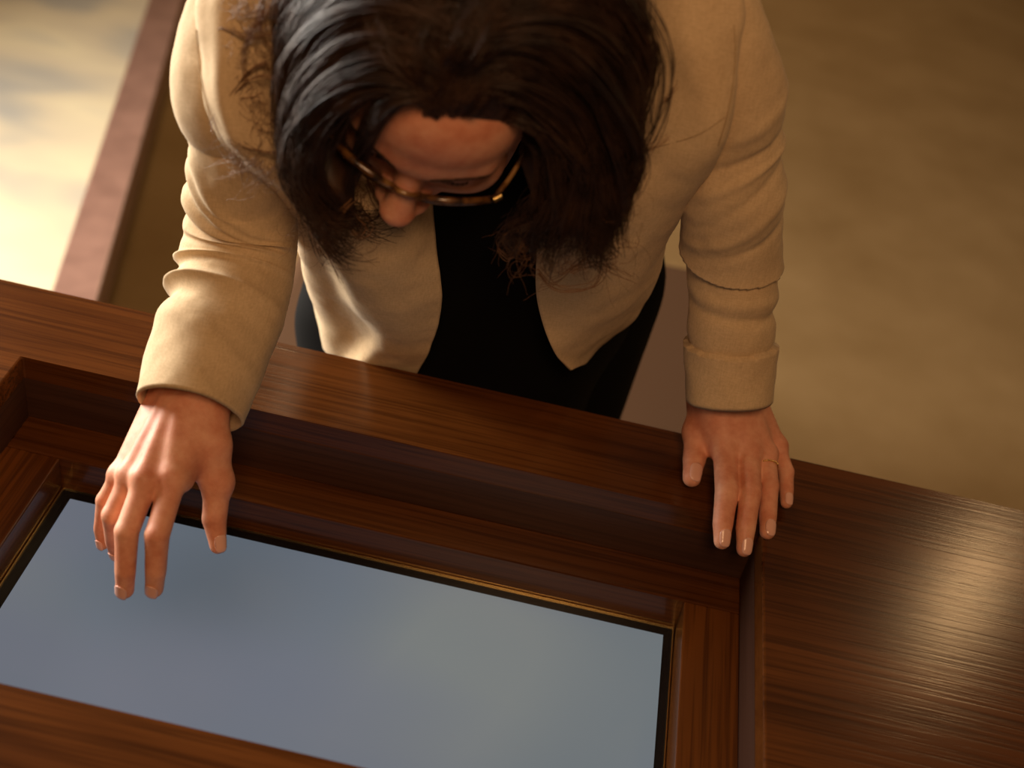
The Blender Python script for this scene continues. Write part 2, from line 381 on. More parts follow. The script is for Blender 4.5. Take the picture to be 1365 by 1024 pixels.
def head_sdf(X):
    p = HL(X); m = p.copy(); m[..., 0] = np.abs(m[..., 0])
    d = sd_ell(p, (0, -0.018, 0.045), (0.074, 0.094, 0.083))
    d = smin(d, sd_ell(p, (0, 0.03, -0.03), (0.062, 0.064, 0.085)), 0.03)
    d = smin(d, sd_ell(p, (0, 0.052, 0.045), (0.058, 0.042, 0.05)), 0.03)
    d = smin(d, sd_ell(p, (0, 0.062, -0.098), (0.026, 0.026, 0.022)), 0.035)
    d = smin(d, sd_cap(m, (0.008, 0.088, 0.021), (0.046, 0.074, 0.022), 0.009, 0.008), 0.018)
    d = smin(d, sd_ell(m, (0.043, 0.058, -0.032), (0.024, 0.024, 0.020)), 0.022)
    d = smax(d, -sd_ell(m, (0.031, 0.100, 0.001), (0.017, 0.016, 0.011)), 0.012)
    d = smin(d, sd_ell(m, (0.031, 0.0745, 0.0), (0.0155, 0.0145, 0.0125)), 0.005)
    d = smin(d, sd_cap(p, (0, 0.088, 0.010), (0, 0.115, -0.037), 0.0080, 0.0130), 0.012)
    d = smin(d, sd_ell(p, (0, 0.115, -0.040), (0.0135, 0.0115, 0.0115)), 0.006)
    d = smin(d, sd_ell(m, (0.0145, 0.1005, -0.042), (0.0085, 0.012, 0.0088)), 0.005)
    d = smin(d, sd_cap(m, (0, 0.0935, -0.068), (0.02, 0.083, -0.071), 0.006, 0.003), 0.005)
    d = smin(d, sd_cap(m, (0, 0.0915, -0.077), (0.018, 0.082, -0.075), 0.0065, 0.003), 0.005)
    ear = smax(sd_ell(m, (0.077, -0.008, -0.008), (0.009, 0.019, 0.031)), -sd_ell(m, (0.088, -0.004, -0.004), (0.009, 0.011, 0.02)), 0.004)
    d = smin(d, ear, 0.006)
    return smin(d, sd_cap(X, HW((0, -0.03, -0.05)), NECK, 0.052, 0.056), 0.03)
NECK = P(640, 20, 1.17)
hc = HW((0, 0.0, -0.01))
hV, hQ = surface_nets(head_sdf, hc-0.165, hc+0.165, 0.0022)

# ---- hands: chains of (zoom x, zoom y, depth or height, radius)
def chain(orig, zs, rows, byz):
    out = []
    for zx, zy, v, r in rows:
        px, py = orig[0]+zx/zs, orig[1]+zy/zs
        if byz:
            q = PZ(px, py, TOP+v*S)
            k = (q-CAM)@FW/S
        else:
            q = P(px, py, v); k = v
        out.append((q, r/zs*k/F*S))
    return out
RO, RZ = (100, 480), 3.0117
RIGHT = dict(
    index=[(395, 480, 1.064, 52), (330, 705, 1.046, 50), (324, 845, 1.058, 43), (318, 918, 1.070, 37)],
    middle=[(285, 485, 1.060, 52), (208, 690, 1.050, 49), (202, 845, 1.060, 42), (200, 922, 1.072, 37)],
    ring=[(222, 470, 1.070, 46), (150, 625, 1.066, 43), (158, 730, 1.100, 36), (170, 775, 1.116, 32)],
    little=[(178, 462, 1.085, 38), (120, 565, 1.094, 35), (104, 680, 1.114, 29), (112, 738, 1.122, 25)],
    thumb=[(560, 340, 1.098, 58), (572, 490, 1.104, 58), (560, 640, 1.104, 49), (574, 745, 1.104, 34)])
RPALM = [((455, 60, 1.125, 122), k) for k in ('index', 'middle', 'ring', 'little')]
LO, LZ = (860, 500), 3.7917
LEFT = dict(
    index=[(405, 380, 0.040, 64), (412, 580, 0.031, 60), (392, 755, 0.018, 52), (388, 840, 0.009, 42)],
    middle=[(520, 390, 0.042, 62), (535, 590, 0.034, 55), (508, 780, 0.019, 50), (500, 880, 0.008, 40)],
    ring=[(610, 400, 0.038, 52), (630, 560, 0.031, 46), (620, 715, 0.018, 46), (618, 792, 0.0125, 40)],
    little=[(665, 360, 0.030, 46), (712, 490, 0.023, 40), (714, 590, 0.015, 37), (714, 645, 0.0125, 31)],
    thumb=[(285, 120, 0.052, 62), (258, 290, 0.034, 60), (247, 430, 0.022, 58), (236, 520, 0.0175, 47)])
# finger thicknesses above the board are at least the finger radius, so the pads rest on the wood
def hand_parts(orig, zs, data, byz): return {k: chain(orig, zs, v, byz) for k, v in data.items()}
RH = hand_parts(RO, RZ, RIGHT, False); LH = hand_parts(LO, LZ, LEFT, True)
RW = chain(RO, RZ, [(465, 95, 1.118, 112), (612, -240, 1.140, 100)], False)     # wrist, mid forearm
LW = [(P(968, 508, 1.262), 0.0305), (P(980, 400, 1.235), 0.034)]
def hand_sdf(hp, wr, tend):
    order = ('index', 'middle', 'ring', 'little')
    (w0, rw0), (w1, rw1) = wr
    ax = hp['middle'][0][0]-w0; ax = ax/np.linalg.norm(ax)
    side = hp['little'][0][0]-hp['index'][0][0]; side = side/np.linalg.norm(side)
    nrm = np.cross(ax, side); nrm /= np.linalg.norm(nrm)
    if nrm@(CAM-w0) < 0: nrm = -nrm
    def fn(X):
        d = None
        for i, k in enumerate(order):                                    # palm: one wedge per metacarpal
            q, r = hp[k][0]
            base = w0+side*(i-1.5)*0.0105
            c = sd_cap(X, base, q, 0.0185, r*1.03)
            c2 = sd_cap(X, base-nrm*0.009, q-nrm*0.010-ax*0.006, 0.017, r*0.95)
            c = smin(c, c2, 0.01)
            d = c if d is None else smin(d, c, 0.012)
        wside = np.stack([side*0.012, -side*0.012])
        for s_ in wside: d = smin(d, sd_cap(X, w0+s_, w1+s_, rw0*0.70, rw1*0.72), 0.016)
        th = hp['thumb']
        tc = smin(sd_cap(X, w0-side*0.012, th[0][0], 0.018, th[0][1]), sd_cap(X, th[0][0], th[1][0], th[0][1], th[1][1]), 0.012)
        d = smin(d, tc, 0.016)
        d = smin(d, sd_cap(X, th[1][0], (hp['index'][0][0]*0.55+w0*0.45)-nrm*0.006, th[1][1]*0.75, 0.012), 0.014)   # web of the thumb
        for i, k in enumerate(('index', 'middle', 'ring', 'little', 'thumb')):
            ch = hp[k][0:] if k != 'thumb' else hp[k][1:]
            f = None
            for (a, ra), (b, rb) in zip(ch[:-1], ch[1:]):
                mid = (a+b)/2; rm = (ra+rb)/2*0.975
                c = np.minimum(sd_cap(X, a, mid, ra, rm), sd_cap(X, mid, b, rm, rb))
                f = c if f is None else np.minimum(f, c)
            for (a, ra) in ch[1:2]:                                      # knuckle on the back of the middle joint
                f = smin(f, sd_ell(X, a+nrm*ra*0.17, (ra*0.84,)*3), 0.003)
            d = smin(d, f, 0.004 if k != 'thumb' else 0.006)
        for i, k in enumerate(order):                                    # tendons and knuckle heads
            q, r = hp[k][0]
            d = smin(d, sd_ell(X, q+nrm*r*0.20, (r*0.85,)*3), 0.009)
            if tend and i < 3: d = smin(d, sd_cap(X, q+nrm*(r*0.84), w0+ax*0.030+nrm*0.0165+side*(i-1.3)*0.0085, 0.0018, 0.0008), 0.010)
        return d
    return fn, nrm
def bounds(hp, wr, pad=0.03):
    A = np.array([q for v in hp.values() for q, _ in v]+[wr[0][0]]); return A.min(0)-pad, A.max(0)+pad
rf, rn = hand_sdf(RH, RW, True); lf, ln = hand_sdf(LH, LW, False)
lo, hi = bounds(RH, RW, 0.04); rV, rQ = surface_nets(rf, lo, hi, 0.0015, 1)
lo, hi = bounds(LH, LW, 0.04); lV, lQ = surface_nets(lf, lo, hi, 0.0015, 1)

# ---- trunk, arms and legs under the clothes
PEL = np.array([-0.300, 0.330, 0.90]); CH = P(640, 170, 1.22); ELR = P(330, 240, 1.19); ELL = P(982, 285, 1.20)
SHR = P(400, 75, 1.11); SHL = P(890, 85, 1.12)
ARM_R = [P(328, 130, 1.07), P(326, 230, 1.115), P(318, 320, 1.15), P(300, 400, 1.14)]
ARM_L = [P(960, 130, 1.07), P(975, 230, 1.125), P(976, 320, 1.18), P(975, 400, 1.215)]
def legp(s): return [PEL+np.array([s*0.085, 0.0, -0.05]), PEL+np.array([s*0.095, 0.02, -0.45]), PEL+np.array([s*0.10, 0.06, -0.82])]
def body_sdf(X):
    d = sd_cap(X, PEL, CH, 0.10, 0.07)
    d = smin(d, sd_cap(X, SHR, SHL, 0.045, 0.045), 0.05)
    d = smin(d, sd_cap(X, CH, NECK, 0.07, 0.05), 0.04)
    for sh, row, wr in ((SHR, ARM_R, RW[1][0]), (SHL, ARM_L, LW[1][0])):
        q = [sh]+row+[wr]
        for a_, b_ in zip(q[:-1], q[1:]): d = smin(d, sd_cap(X, a_, b_, 0.034, 0.032), 0.012)
    for s in (-1, 1):
        a, b, c = legp(s); d = smin(d, sd_cap(X, a, b, 0.075, 0.05), 0.03); d = smin(d, sd_cap(X, b, c, 0.05, 0.034), 0.02)
    return d
bV, bQ = surface_nets(body_sdf, (-0.75, -0.15, 0.02), (0.15, 0.60, 1.50), 0.010, 1)
allV, allQ, off = [], [], 0
for V, Q in ((bV, bQ), (hV, hQ), (rV, rQ), (lV, lQ)):
    allV.append(V); allQ.append(Q+off); off += len(V)
person = obj_np('person', np.concatenate(allV), np.concatenate(allQ), SKIN)
tag(person, 'person in glasses and beige linen jacket leaning over the table, fingers above the screen', 'person')

# ---- fingernails
def nails(hp, nrm, lean):
    for k, ch in hp.items():
        (a, ra), (b, rb) = ch[-2], ch[-1]
        ax = b-a; ax /= np.linalg.norm(ax); n = nrm+lean.get(k, 0)*1.0; n = n-ax*(n@ax); n /= np.linalg.norm(n); sd = np.cross(ax, n)
        u = np.linspace(-1, 1, 11); v = np.linspace(-1, 1, 13); V = []
        for j in v:
            wd_ = 0.80*(1-abs(j)**3.0*0.93)**0.5; so = rb*(-0.22+1.06*j); rs = rb+(ra-rb)*max(0, -so)/np.linalg.norm(ch[-1][0]-ch[-2][0])
            hh = rs*1.04*math.sqrt(max(0.2, 1-(max(0, so)/rb*0.88)**2))
            for i in u:
                ang = i*wd_
                V.append(b+ax*so+sd*math.sin(ang)*rs*1.0+n*(hh-rs*(1-math.cos(ang))))
        o = obj_np('fingernail', V, grid_quads(13, 11), NAIL, person)
        md = o.modifiers.new('solid', 'SOLIDIFY'); md.thickness = 0.0008; md.offset = 0
CAMD = lambda q: (CAM-q)/np.linalg.norm(CAM-q)
nails(RH, rn, {'thumb': RT*1.2+CAMD(RH['thumb'][-1][0])*0.8, 'index': CAMD(RH['index'][-1][0])*1.5, 'middle': CAMD(RH['middle'][-1][0])*1.5-RT*0.3, 'little': CAMD(RH['little'][-1][0])-RT*0.5, 'ring': CAMD(RH['ring'][-1][0])})
nails(LH, ln, {k: CAMD(LH[k][-1][0])*0.3 for k in LH})

# ---- clothes lofted through control rings
def PP(rows): return np.array([[P(*c) for c in r] for r in rows])
JR = PP([
 [(556,497,1.337),(515,502,1.355),(478,496,1.35),(458,486,1.375),(432,462,1.42),(440,440,1.60),(620,420,1.66),(800,430,1.60),(800,452,1.46),(792,470,1.40),(779,483,1.35),(763,493,1.30)],
 [(573,462,1.28),(535,468,1.285),(505,452,1.28),(478,444,1.33),(424,415,1.36),(438,390,1.56),(625,365,1.61),(825,380,1.56),(842,425,1.40),(822,440,1.33),(785,452,1.28),(738,468,1.265)],
 [(588,400,1.205),(530,405,1.185),(482,405,1.20),(455,395,1.26),(407,370,1.30),(440,330,1.50),(630,300,1.55),(850,320,1.50),(872,375,1.33),(852,390,1.25),(800,400,1.20),(716,398,1.205)],
 [(577,305,1.135),(520,300,1.09),(455,340,1.11),(430,330,1.18),(396,312,1.22),(430,230,1.38),(630,200,1.42),(870,225,1.38),(888,310,1.24),(876,318,1.15),(810,305,1.10),(718,308,1.135)],
 [(572,225,1.135),(480,215,1.065),(392,255,1.035),(372,262,1.09),(360,250,1.13),(390,150,1.30),(625,120,1.36),(900,150,1.30),(920,245,1.16),(915,252,1.07),(845,215,1.05),(730,228,1.135)],
 [(560,125,1.13),(440,120,1.03),(330,175,0.982),(303,188,1.0),(296,172,1.05),(350,50,1.20),(620,20,1.26),(935,50,1.20),(957,172,1.09),(956,186,1.015),(868,120,1.015),(742,130,1.12)],
 [(545,45,1.12),(430,30,0.995),(315,60,0.955),(280,85,0.965),(272,70,1.00),(310,-40,1.10),(620,-70,1.16),(955,-40,1.10),(972,70,1.03),(974,80,0.985),(880,30,0.98),(752,45,1.12)],
 [(548,-15,1.12),(470,-60,1.01),(350,-60,0.965),(300,-40,0.965),(285,-50,0.985),(340,-110,1.04),(625,-130,1.10),(920,-110,1.04),(965,-50,1.00),(960,-40,0.975),(860,-60,0.99),(748,-15,1.12)],
 [(560,-5,1.13),(528,-45,1.07),(500,-80,1.04),(495,-92,1.04),(505,-105,1.05),(570,-125,1.07),(645,-132,1.085),(720,-125,1.07),(775,-105,1.05),(785,-92,1.04),(775,-60,1.05),(745,-5,1.13)]])
NU, NV = 190, 190
g = catmull(JR, NU)                                   # along the body
g = np.transpose(catmull(np.transpose(g, (1, 0, 2)), NV), (1, 0, 2))
from mathutils import noise as mnoise
def wobble(G, amp, freq, seed):
    du = np.gradient(G, axis=0); dv = np.gradient(G, axis=1); n = np.cross(du, dv); n /= np.linalg.norm(n, axis=-1, keepdims=True)+1e-12
    d = np.array([mnoise.fractal(Vector(p*freq+seed), 1.0, 2.0, 3) for p in G.reshape(-1, 3)]).reshape(G.shape[:2])
    return G+n*(d*amp)[..., None]
g = wobble(g, 0.0028, 16, 3.1)
jacket = obj_np('jacket', g.reshape(-1, 3), grid_quads(NU, NV), LINEN, person)
jacket['label'] = 'open collarless beige linen jacket'
md = jacket.modifiers.new('solid', 'SOLIDIFY'); md.thickness = 0.0028; md.offset = 0

def sleeve(rows, folds, end_in, label):
    R = np.array(rows, float); n = 230
    C = catmull(R, n); cen = np.array([P((a+b)/2, y, k) for a, b, y, k in C]); rad = (C[:, 1]-C[:, 0])/2*C[:, 3]/F*S
    tg = np.gradient(cen, axis=0); tg /= np.linalg.norm(tg, axis=1, keepdims=True)
    to = CAM-cen; to /= np.linalg.norm(to, axis=1, keepdims=True)
    e2 = to-tg*np.sum(to*tg, 1, keepdims=True); e2 /= np.linalg.norm(e2, axis=1, keepdims=True); e1 = np.cross(tg, e2)
    if (e1[0]@RT) < 0: e1 = -e1
    m = 128; th = np.arange(m)*2*np.pi/m
    yy = C[:, 2][:, None]; dis = folds(yy, th[None])
    px = (C[:, 3]/F*S)[:, None]
    rr = rad[:, None]+dis*px
    G = cen[:, None]+rr[..., None]*(np.cos(th)[None, :, None]*e1[:, None]+np.sin(th)[None, :, None]*e2[:, None])
    nz = np.array([mnoise.fractal(Vector(p*22), 1.0, 2.0, 3) for p in G.reshape(-1, 3)]).reshape(G.shape[:2])
    dirv = np.cos(th)[None, :, None]*e1[:, None]+np.sin(th)[None, :, None]*e2[:, None]
    G = G+dirv*(nz*0.0018)[..., None]
    # turn the cuff edge inwards
    last = G[-1]; c_ = cen[-1]; inn = []
    for s_, q in ((0.0, 0.985), (0.002, 0.965), (-0.004, 0.95), (-0.03, 0.95), (-0.07, 0.9)):
        inn.append(c_+(last-c_)*q+tg[-1]*(s_ if s_ > 0 else s_))
    hd = [cen[0]+(G[0]-cen[0])*q-tg[0]*rad[0]*w_c for q, w_c in ((0.02, 0.62), (0.35, 0.57), (0.65, 0.43), (0.88, 0.22))]
    G = np.concatenate([np.array(hd), G, np.array(inn)])
    o = obj_np('sleeve', G.reshape(-1, 3), grid_quads(len(G), m, True), LINEN, jacket)
    return o, cen, e1, e2, rad
def gs(x, w): return np.exp(-(x/w)**2)
def foldsR(y, th):
    c = np.cos(th); fr = np.clip(np.sin(th), 0, 1); lf_ = np.clip(-c, 0, 1)
    d = 0*y+0*th
    for y0, sl, w, aL, aF in ((205, 52, 9, 3.5, 4.0), (228, 50, 7, 4.0, 3.0), (248, 44, 8, -3.0, -4.0), (262, 30, 7, 6.0, 4.5), (283, 26, 8, -3.0, -3.5),
                              (305, 16, 9, 1.5, 4.0), (322, 10, 8, -2.0, -3.0), (357, 3, 5, 6.5, 3.0), (372, 0, 10, -5.0, -2.0),
                              (402, 4, 8, 11.0, 5.0), (424, 12, 12, -7.0, -4.0), (445, 30, 12, 1.5, 4.0), (470, 40, 14, 0.0, -2.5)):
        d = d+gs(y-(y0+sl*(1+c)), w)*(aL*lf_+aF*fr)
    return d
def foldsL(y, th):
    c = np.cos(th); fr = np.clip(np.sin(th), 0, 1); rt = np.clip(c, 0, 1)
    d = 0*y+0*th
    for y0, sl, w, aR, aF in ((150, -25, 9, 3, 2), (185, -20, 8, -4, -3), (215, -25, 8, 4, 3.5), (245, -30, 8, -3, -3), (275, -28, 9, 3, 3.5), (300, -18, 8, -3, -2), (385, 8, 10, 3, 3.0), (405, 10, 8, -4, -3.5)):
        d = d+gs(y-(y0+sl*c), w)*(aR*rt+aF*fr)
    for y0, sl, up, wd_, dn, wn in ((342, 14, 7.0, 26, 4.0, 9), (456, 2, -6.0, 14, -3.0, 24)):
        x = y-(y0+sl*c+8*fr)
        d = d+np.where(x < 0, up*np.exp(x/wd_), -dn*np.exp(-x/wn))
    return d
slR, cR, *_ = sleeve([(285,420,-60,1.01),(256,410,10,1.015),(235,405,80,1.03),(229,400,121,1.04),(247,398,165,1.07),(256,396,205,1.085),(252,394,250,1.12),(247,396,300,1.145),(238,394,350,1.15),(226,384,400,1.14),(208,366,445,1.125),(192,346,495,1.11),(181,326,545,1.095)], foldsR, True, '')
slL, cL, *_ = sleeve([(870,985,-60,1.015),(885,1010,10,1.02),(900,1032,70,1.035),(908,1047,130,1.065),(908,1041,190,1.10),(908,1046,250,1.13),(910,1043,300,1.165),(915,1037,350,1.195),(917,1035,400,1.215),(914,1034,455,1.232),(914,1029,533,1.246)], foldsL, True, '')

# black top
BR = PP([
 [(590,660,1.46),(470,630,1.48),(405,570,1.58),(450,520,1.70),(600,520,1.76),(740,545,1.70),(765,610,1.58),(700,665,1.48)],
 [(600,540,1.40),(490,520,1.41),(398,480,1.50),(450,430,1.65),(610,420,1.71),(760,450,1.65),(790,520,1.50),(730,545,1.41)],
 [(640,460,1.33),(520,450,1.34),(395,425,1.45),(450,380,1.60),(620,370,1.66),(780,390,1.60),(838,440,1.45),(760,460,1.35)],
 [(650,380,1.25),(540,380,1.25),(418,360,1.37),(450,300,1.50),(630,280,1.54),(820,310,1.50),(858,370,1.39),(750,385,1.26)],
 [(650,300,1.18),(550,300,1.16),(430,290,1.28),(450,220,1.38),(630,190,1.42),(850,220,1.38),(868,290,1.29),(750,300,1.17)],
 [(650,215,1.16),(540,210,1.13),(400,210,1.16),(420,110,1.26),(630,80,1.31),(880,110,1.26),(905,200,1.17),(770,215,1.13)],
 [(645,130,1.15),(550,115,1.12),(390,95,1.08),(420,20,1.16),(630,0,1.20),(880,20,1.16),(910,95,1.09),(750,120,1.12)],
 [(640,90,1.12),(575,80,1.12),(520,55,1.13),(545,15,1.17),(640,-5,1.20),(735,20,1.17),(755,60,1.13),(700,85,1.12)]])
BRc = np.concatenate([BR, BR[:, :1]], 1)
g2 = catmull(BR, 90)
ext = np.concatenate([g2[:, -2:], g2, g2[:, :3]], 1)
g2 = np.transpose(catmull(np.transpose(ext, (1, 0, 2)), (8+4)*12+1), (1, 0, 2))[:, 24:24+96]
top = obj_np('top', g2.reshape(-1, 3), grid_quads(90, 96, True), BLACK, person); top['label'] = 'plain black top'
# trousers
def trouser_sdf(X):
    d = sd_ell(X, PEL+np.array([0, 0.0, -0.02]), (0.175, 0.125, 0.13))
    for s in (-1, 1):
        a, b, c = legp(s); e = smin(sd_cap(X, a, b, 0.098, 0.072), sd_cap(X, b, c+[0, 0, 0.04], 0.072, 0.062), 0.02); d = smin(d, e, 0.02)
    return d
tV, tQ = surface_nets(trouser_sdf, (-0.60, 0.15, 0.02), (0.02, 0.60, 1.05), 0.012, 2)
trs = obj_np('trousers', tV, tQ, BLACK, person); trs['label'] = 'black trousers'
SHOE = mat('black_shoe', (0.01, 0.009, 0.008), 0.35)[0]
for s in (-1, 1):
    an = legp(s)[2]
    def shoe_sdf(X, an=an):
        d = smin(sd_cap(X, (an[0], an[1]+0.03, 0.040), (an[0], an[1]-0.13, 0.030), 0.040, 0.030), sd_cap(X, (an[0], an[1], 0.05), (an[0], an[1]+0.01, 0.09), 0.042, 0.040), 0.02)
        return smax(d, 0.003-X[..., 2], 0.004)
    V, Q = surface_nets(shoe_sdf, (an[0]-0.07, an[1]-0.19, -0.01), (an[0]+0.07, an[1]+0.10, 0.15), 0.005, 1)
    obj_np('shoe', V, Q, SHOE, person)
# ---- hair: a dense core plus locks of strands
def px_r(r, k): return r*k/F*S
CORE = [((760,100,0.975),(795,265,1.02),62,42), ((725,205,1.01),(745,290,1.03),34,26), ((800,20,0.96),(800,150,1.0),58,50),
        ((445,90,0.985),(428,240,1.01),34,22), ((455,10,0.95),(435,110,0.99),48,34), ((450,240,1.02),(460,275,1.03),24,14)]
def core_sdf(X):
    p = HL(X)
    d = sd_ell(p, (0, -0.028, 0.057), (0.085, 0.109, 0.091))
    d = smin(d, sd_ell(p, (0, -0.07, -0.02), (0.075, 0.06, 0.085)), 0.03)
    for a, b, ra, rb in CORE: d = smin(d, sd_cap(X, P(*a), P(*b), px_r(ra, a[2]), px_r(rb, b[2])), 0.02)
    return d
cV, cQ = surface_nets(core_sdf, hc-[0.24, 0.22, 0.24], hc+[0.26, 0.22, 0.24], 0.004, 3)
# lock: control points, radius in px at mid, strands, curl in px
LOCKS = [
 ([(572,150,.892),(590,128,.876),(608,98,.862),(622,58,.85)],15,140,2),
 ([(612,152,.892),(626,126,.874),(640,96,.862),(650,50,.85)],15,140,2),
 ([(648,156,.905),(660,126,.882),(672,96,.868),(690,60,.856)],13,120,2),
 ([(603,150,.892),(622,95,.862),(680,68,.855),(742,105,.88),(790,185,.93),(800,265,.97),(778,335,1.0)],20,220,5),
 ([(608,112,.872),(650,55,.847),(720,48,.852),(790,105,.89),(828,195,.94),(825,280,.98),(800,345,1.01)],22,260,5),
 ([(620,62,.856),(680,10,.842),(760,8,.852),(822,65,.89),(843,150,.93),(832,230,.97),(824,315,1.0)],24,260,5),
 ([(632,0,.85),(700,-40,.845),(790,-30,.865),(842,40,.9),(846,120,.94),(832,210,.98),(800,300,1.0)],22,240,5),
 ([(636,-40,.85),(720,-80,.85),(800,-60,.88),(846,10,.93),(848,110,.97)],24,200,3),
 ([(638,152,.905),(672,120,.885),(726,128,.893),(770,190,.93),(768,270,.97),(728,322,1.0)],17,200,6),
 ([(660,158,.92),(700,150,.905),(744,190,.925),(750,255,.965),(715,308,1.0),(688,328,1.02)],14,170,7),
 ([(698,150,.935),(735,165,.935),(775,225,.965),(790,300,1.0),(800,350,1.02)],16,170,7),
 ([(612,135,.885),(640,100,.865),(690,98,.865),(745,140,.895),(785,215,.94),(765,300,.98),(735,345,1.01)],18,200,6),
 ([(700,180,.955),(722,200,.955),(728,250,.98),(700,290,1.01),(680,318,1.03)],10,110,6),
 ([(585,150,.892),(545,112,.872),(490,105,.885),(440,148,.915),(412,218,.955),(430,280,.985),(452,332,1.01)],17,190,7),
 ([(600,100,.868),(540,68,.856),(470,78,.875),(418,128,.91),(400,198,.95),(412,262,1.0),(440,305,1.03)],19,210,7),
 ([(614,50,.853),(540,18,.846),(462,38,.868),(410,90,.91),(394,160,.95),(400,230,.98),(428,290,1.01)],20,210,7),
 ([(628,0,.848),(540,-30,.846),(455,-10,.875),(404,50,.92),(388,120,.96),(394,200,.99)],20,190,7),
 ([(634,-40,.85),(540,-80,.85),(450,-60,.88),(400,0,.93),(385,80,.97),(398,150,.99)],22,180,6),
 ([(585,140,.888),(550,125,.872),(515,140,.880),(495,172,.905),(478,215,.975),(462,255,1.01)],15,110,4),
 ([(592,128,.88),(545,92,.866),(485,92,.88),(430,140,.915),(404,205,.95),(424,262,1.01),(462,296,1.04)],17,190,8),
 ([(470,110,.93),(432,160,.945),(418,220,.97),(440,268,1.0),(480,288,1.05),(516,300,1.07)],9,100,7),
 ([(450,120,.945),(415,180,.965),(408,240,.985),(440,300,1.0),(470,330,1.01)],13,120,10),
 ([(560,60,.856),(505,48,.864),(452,78,.89),(425,128,.92),(404,180,.955)],15,150,5),
 ([(640,120,.885),(655,60,.852),(640,0,.846),(600,-60,.85)],22,190,3),
 ([(580,130,.884),(575,70,.857),(590,10,.846),(610,-50,.85)],22,190,3),
 ([(600,90,.864),(620,40,.847),(650,-10,.846),(690,-50,.85)],22,180,3),
 ([(560,110,.872),(520,60,.858),(500,0,.858),(520,-60,.86)],22,180,3),
 ([(690,120,.89),(720,60,.862),(730,0,.858),(700,-60,.86)],22,180,3),
]
for x_ in np.linspace(-1, 1, 9):        # the back of the head
    LOCKS.append(([HW(q) for q in ((x_*0.025, 0.0, 0.149), (x_*0.055, -0.06, 0.142), (x_*0.078, -0.115, 0.098), (x_*0.09, -0.135, 0.03), (x_*0.092, -0.12, -0.04), (x_*0.085, -0.105, -0.09))], 22, 130, 4))
HP, HRAD = [], []
NP_ = 34
for li, (cp, rad, cnt, curl) in enumerate(LOCKS):
    curl = curl*1.6 if curl >= 5 else curl
    wp = [P(*c) if isinstance(c, tuple) else c for c in cp]
    base = catmull(wp, NP_); t = np.linspace(0, 1, NP_)
    k = (base-CAM)@FW/S
    sc = k/F*S
    sub = rng.normal(size=(14, 3))*0.72; sph = rng.uniform(0, 6.28, 14); sfr = rng.uniform(1.2, 2.8, 14)
    prof = (0.25+0.75*np.sin(np.pi*np.clip(t*1.15, 0, 1)))*rad
    tw = np.clip((t-0.35)/0.65, 0, 1)
    for j in range(cnt):
        c = rng.integers(14); o = sub[c]+rng.normal(size=3)*0.30
        ph = sph[c]+rng.normal()*0.35; fr = sfr[c]
        e = rng.normal(size=3)*0.35*curl
        off = o[None]*prof[:, None]+np.stack([np.cos(ph+fr*6.28*t), np.sin(ph+fr*6.28*t), np.sin(ph*1.7+fr*5*t)], 1)*(curl*(0.25+1.25*tw))[:, None]+e[None]*tw[:, None]**2*2
        ln_ = rng.uniform(0.80, 1.06)
        pth = base+(RT*off[:, :1]+UP*off[:, 1:2]-FW*off[:, 2:3]*0.7)*sc[:, None]
        tt = np.clip(t*ln_*(NP_-1), 0, NP_-1.001); i0 = tt.astype(int); u = (tt-i0)[:, None]
        HP.append(pth[i0]*(1-u)+pth[np.minimum(i0+1, NP_-1)]*u)
        HRAD.append(0.00052*(1-0.65*t**2)*rng.uniform(0.7, 1.25))
sV, sQ = tube_np(np.array(HP), np.array(HRAD), 3)
hair = obj_np('hair', np.concatenate([cV, sV]), np.concatenate([cQ, sQ+len(cV)]), HAIR, person)
hair['label'] = 'thick wavy dark brown hair'
# loose curls: the ones that can be followed singly, then many fine ones
WS = [
 [(349,-5,.95),(346,28,.945),(353,52,.95),(365,73,.955)], [(380,-5,.94),(353,16,.94),(335,42,.945),(325,70,.95),(326,98,.955),(333,116,.96)],
 [(378,43,.95),(332,50,.945),(288,36,.95),(306,68,.96)], [(356,82,.96),(330,96,.96),(306,131,.97),(286,155,.985),(285,169,.985)],
 [(345,130,.975),(311,136,.97),(290,150,.985),(297,178,.985),(316,215,1.0),(320,239,1.01)], [(400,120,.96),(352,100,.955),(320,120,.965),(300,150,.98)],
 [(395,205,.985),(345,200,.985),(310,190,.985)], [(400,150,.97),(385,200,.985),(380,245,1.0)], [(420,270,1.0),(425,310,1.02),(440,345,1.04),(455,375,1.06)],
 [(470,270,1.0),(440,300,1.02),(425,325,1.04),(438,347,1.05),(452,330,1.04)], [(490,240,1.06),(508,278,1.065),(526,303,1.07)], [(494,246,1.06),(512,288,1.07),(531,308,1.075)],
 [(460,300,1.02),(480,318,1.03),(490,305,1.03),(478,290,1.02)],
 [(700,300,1.02),(672,318,1.03),(690,340,1.05),(720,330,1.05)], [(800,330,1.02),(770,350,1.04),(745,372,1.06),(720,380,1.07)], [(720,362,1.05),(745,385,1.06),(790,382,1.06),(806,360,1.05),(798,335,1.03)],
 [(760,362,1.04),(790,352,1.04),(815,360,1.05),(842,371,1.06)], [(826,225,.98),(845,250,1.0),(838,280,1.01)], [(830,205,.97),(865,200,.985),(892,185,.99)], [(880,140,.97),(895,125,.965),(898,115,.965)],
 [(700,320,1.03),(680,345,1.05),(664,330,1.05),(676,310,1.03)]]
WP, WR = [], []
for cp in WS:
    q = catmull([P(*c) for c in cp], 30)
    for j in range(5):
        WP.append(q+rng.normal(size=3)*0.0016+np.cumsum(rng.normal(size=(30, 3)), 0)*0.00025); WR.append(np.full(30, 0.00045)*(1-0.6*np.linspace(0, 1, 30)))
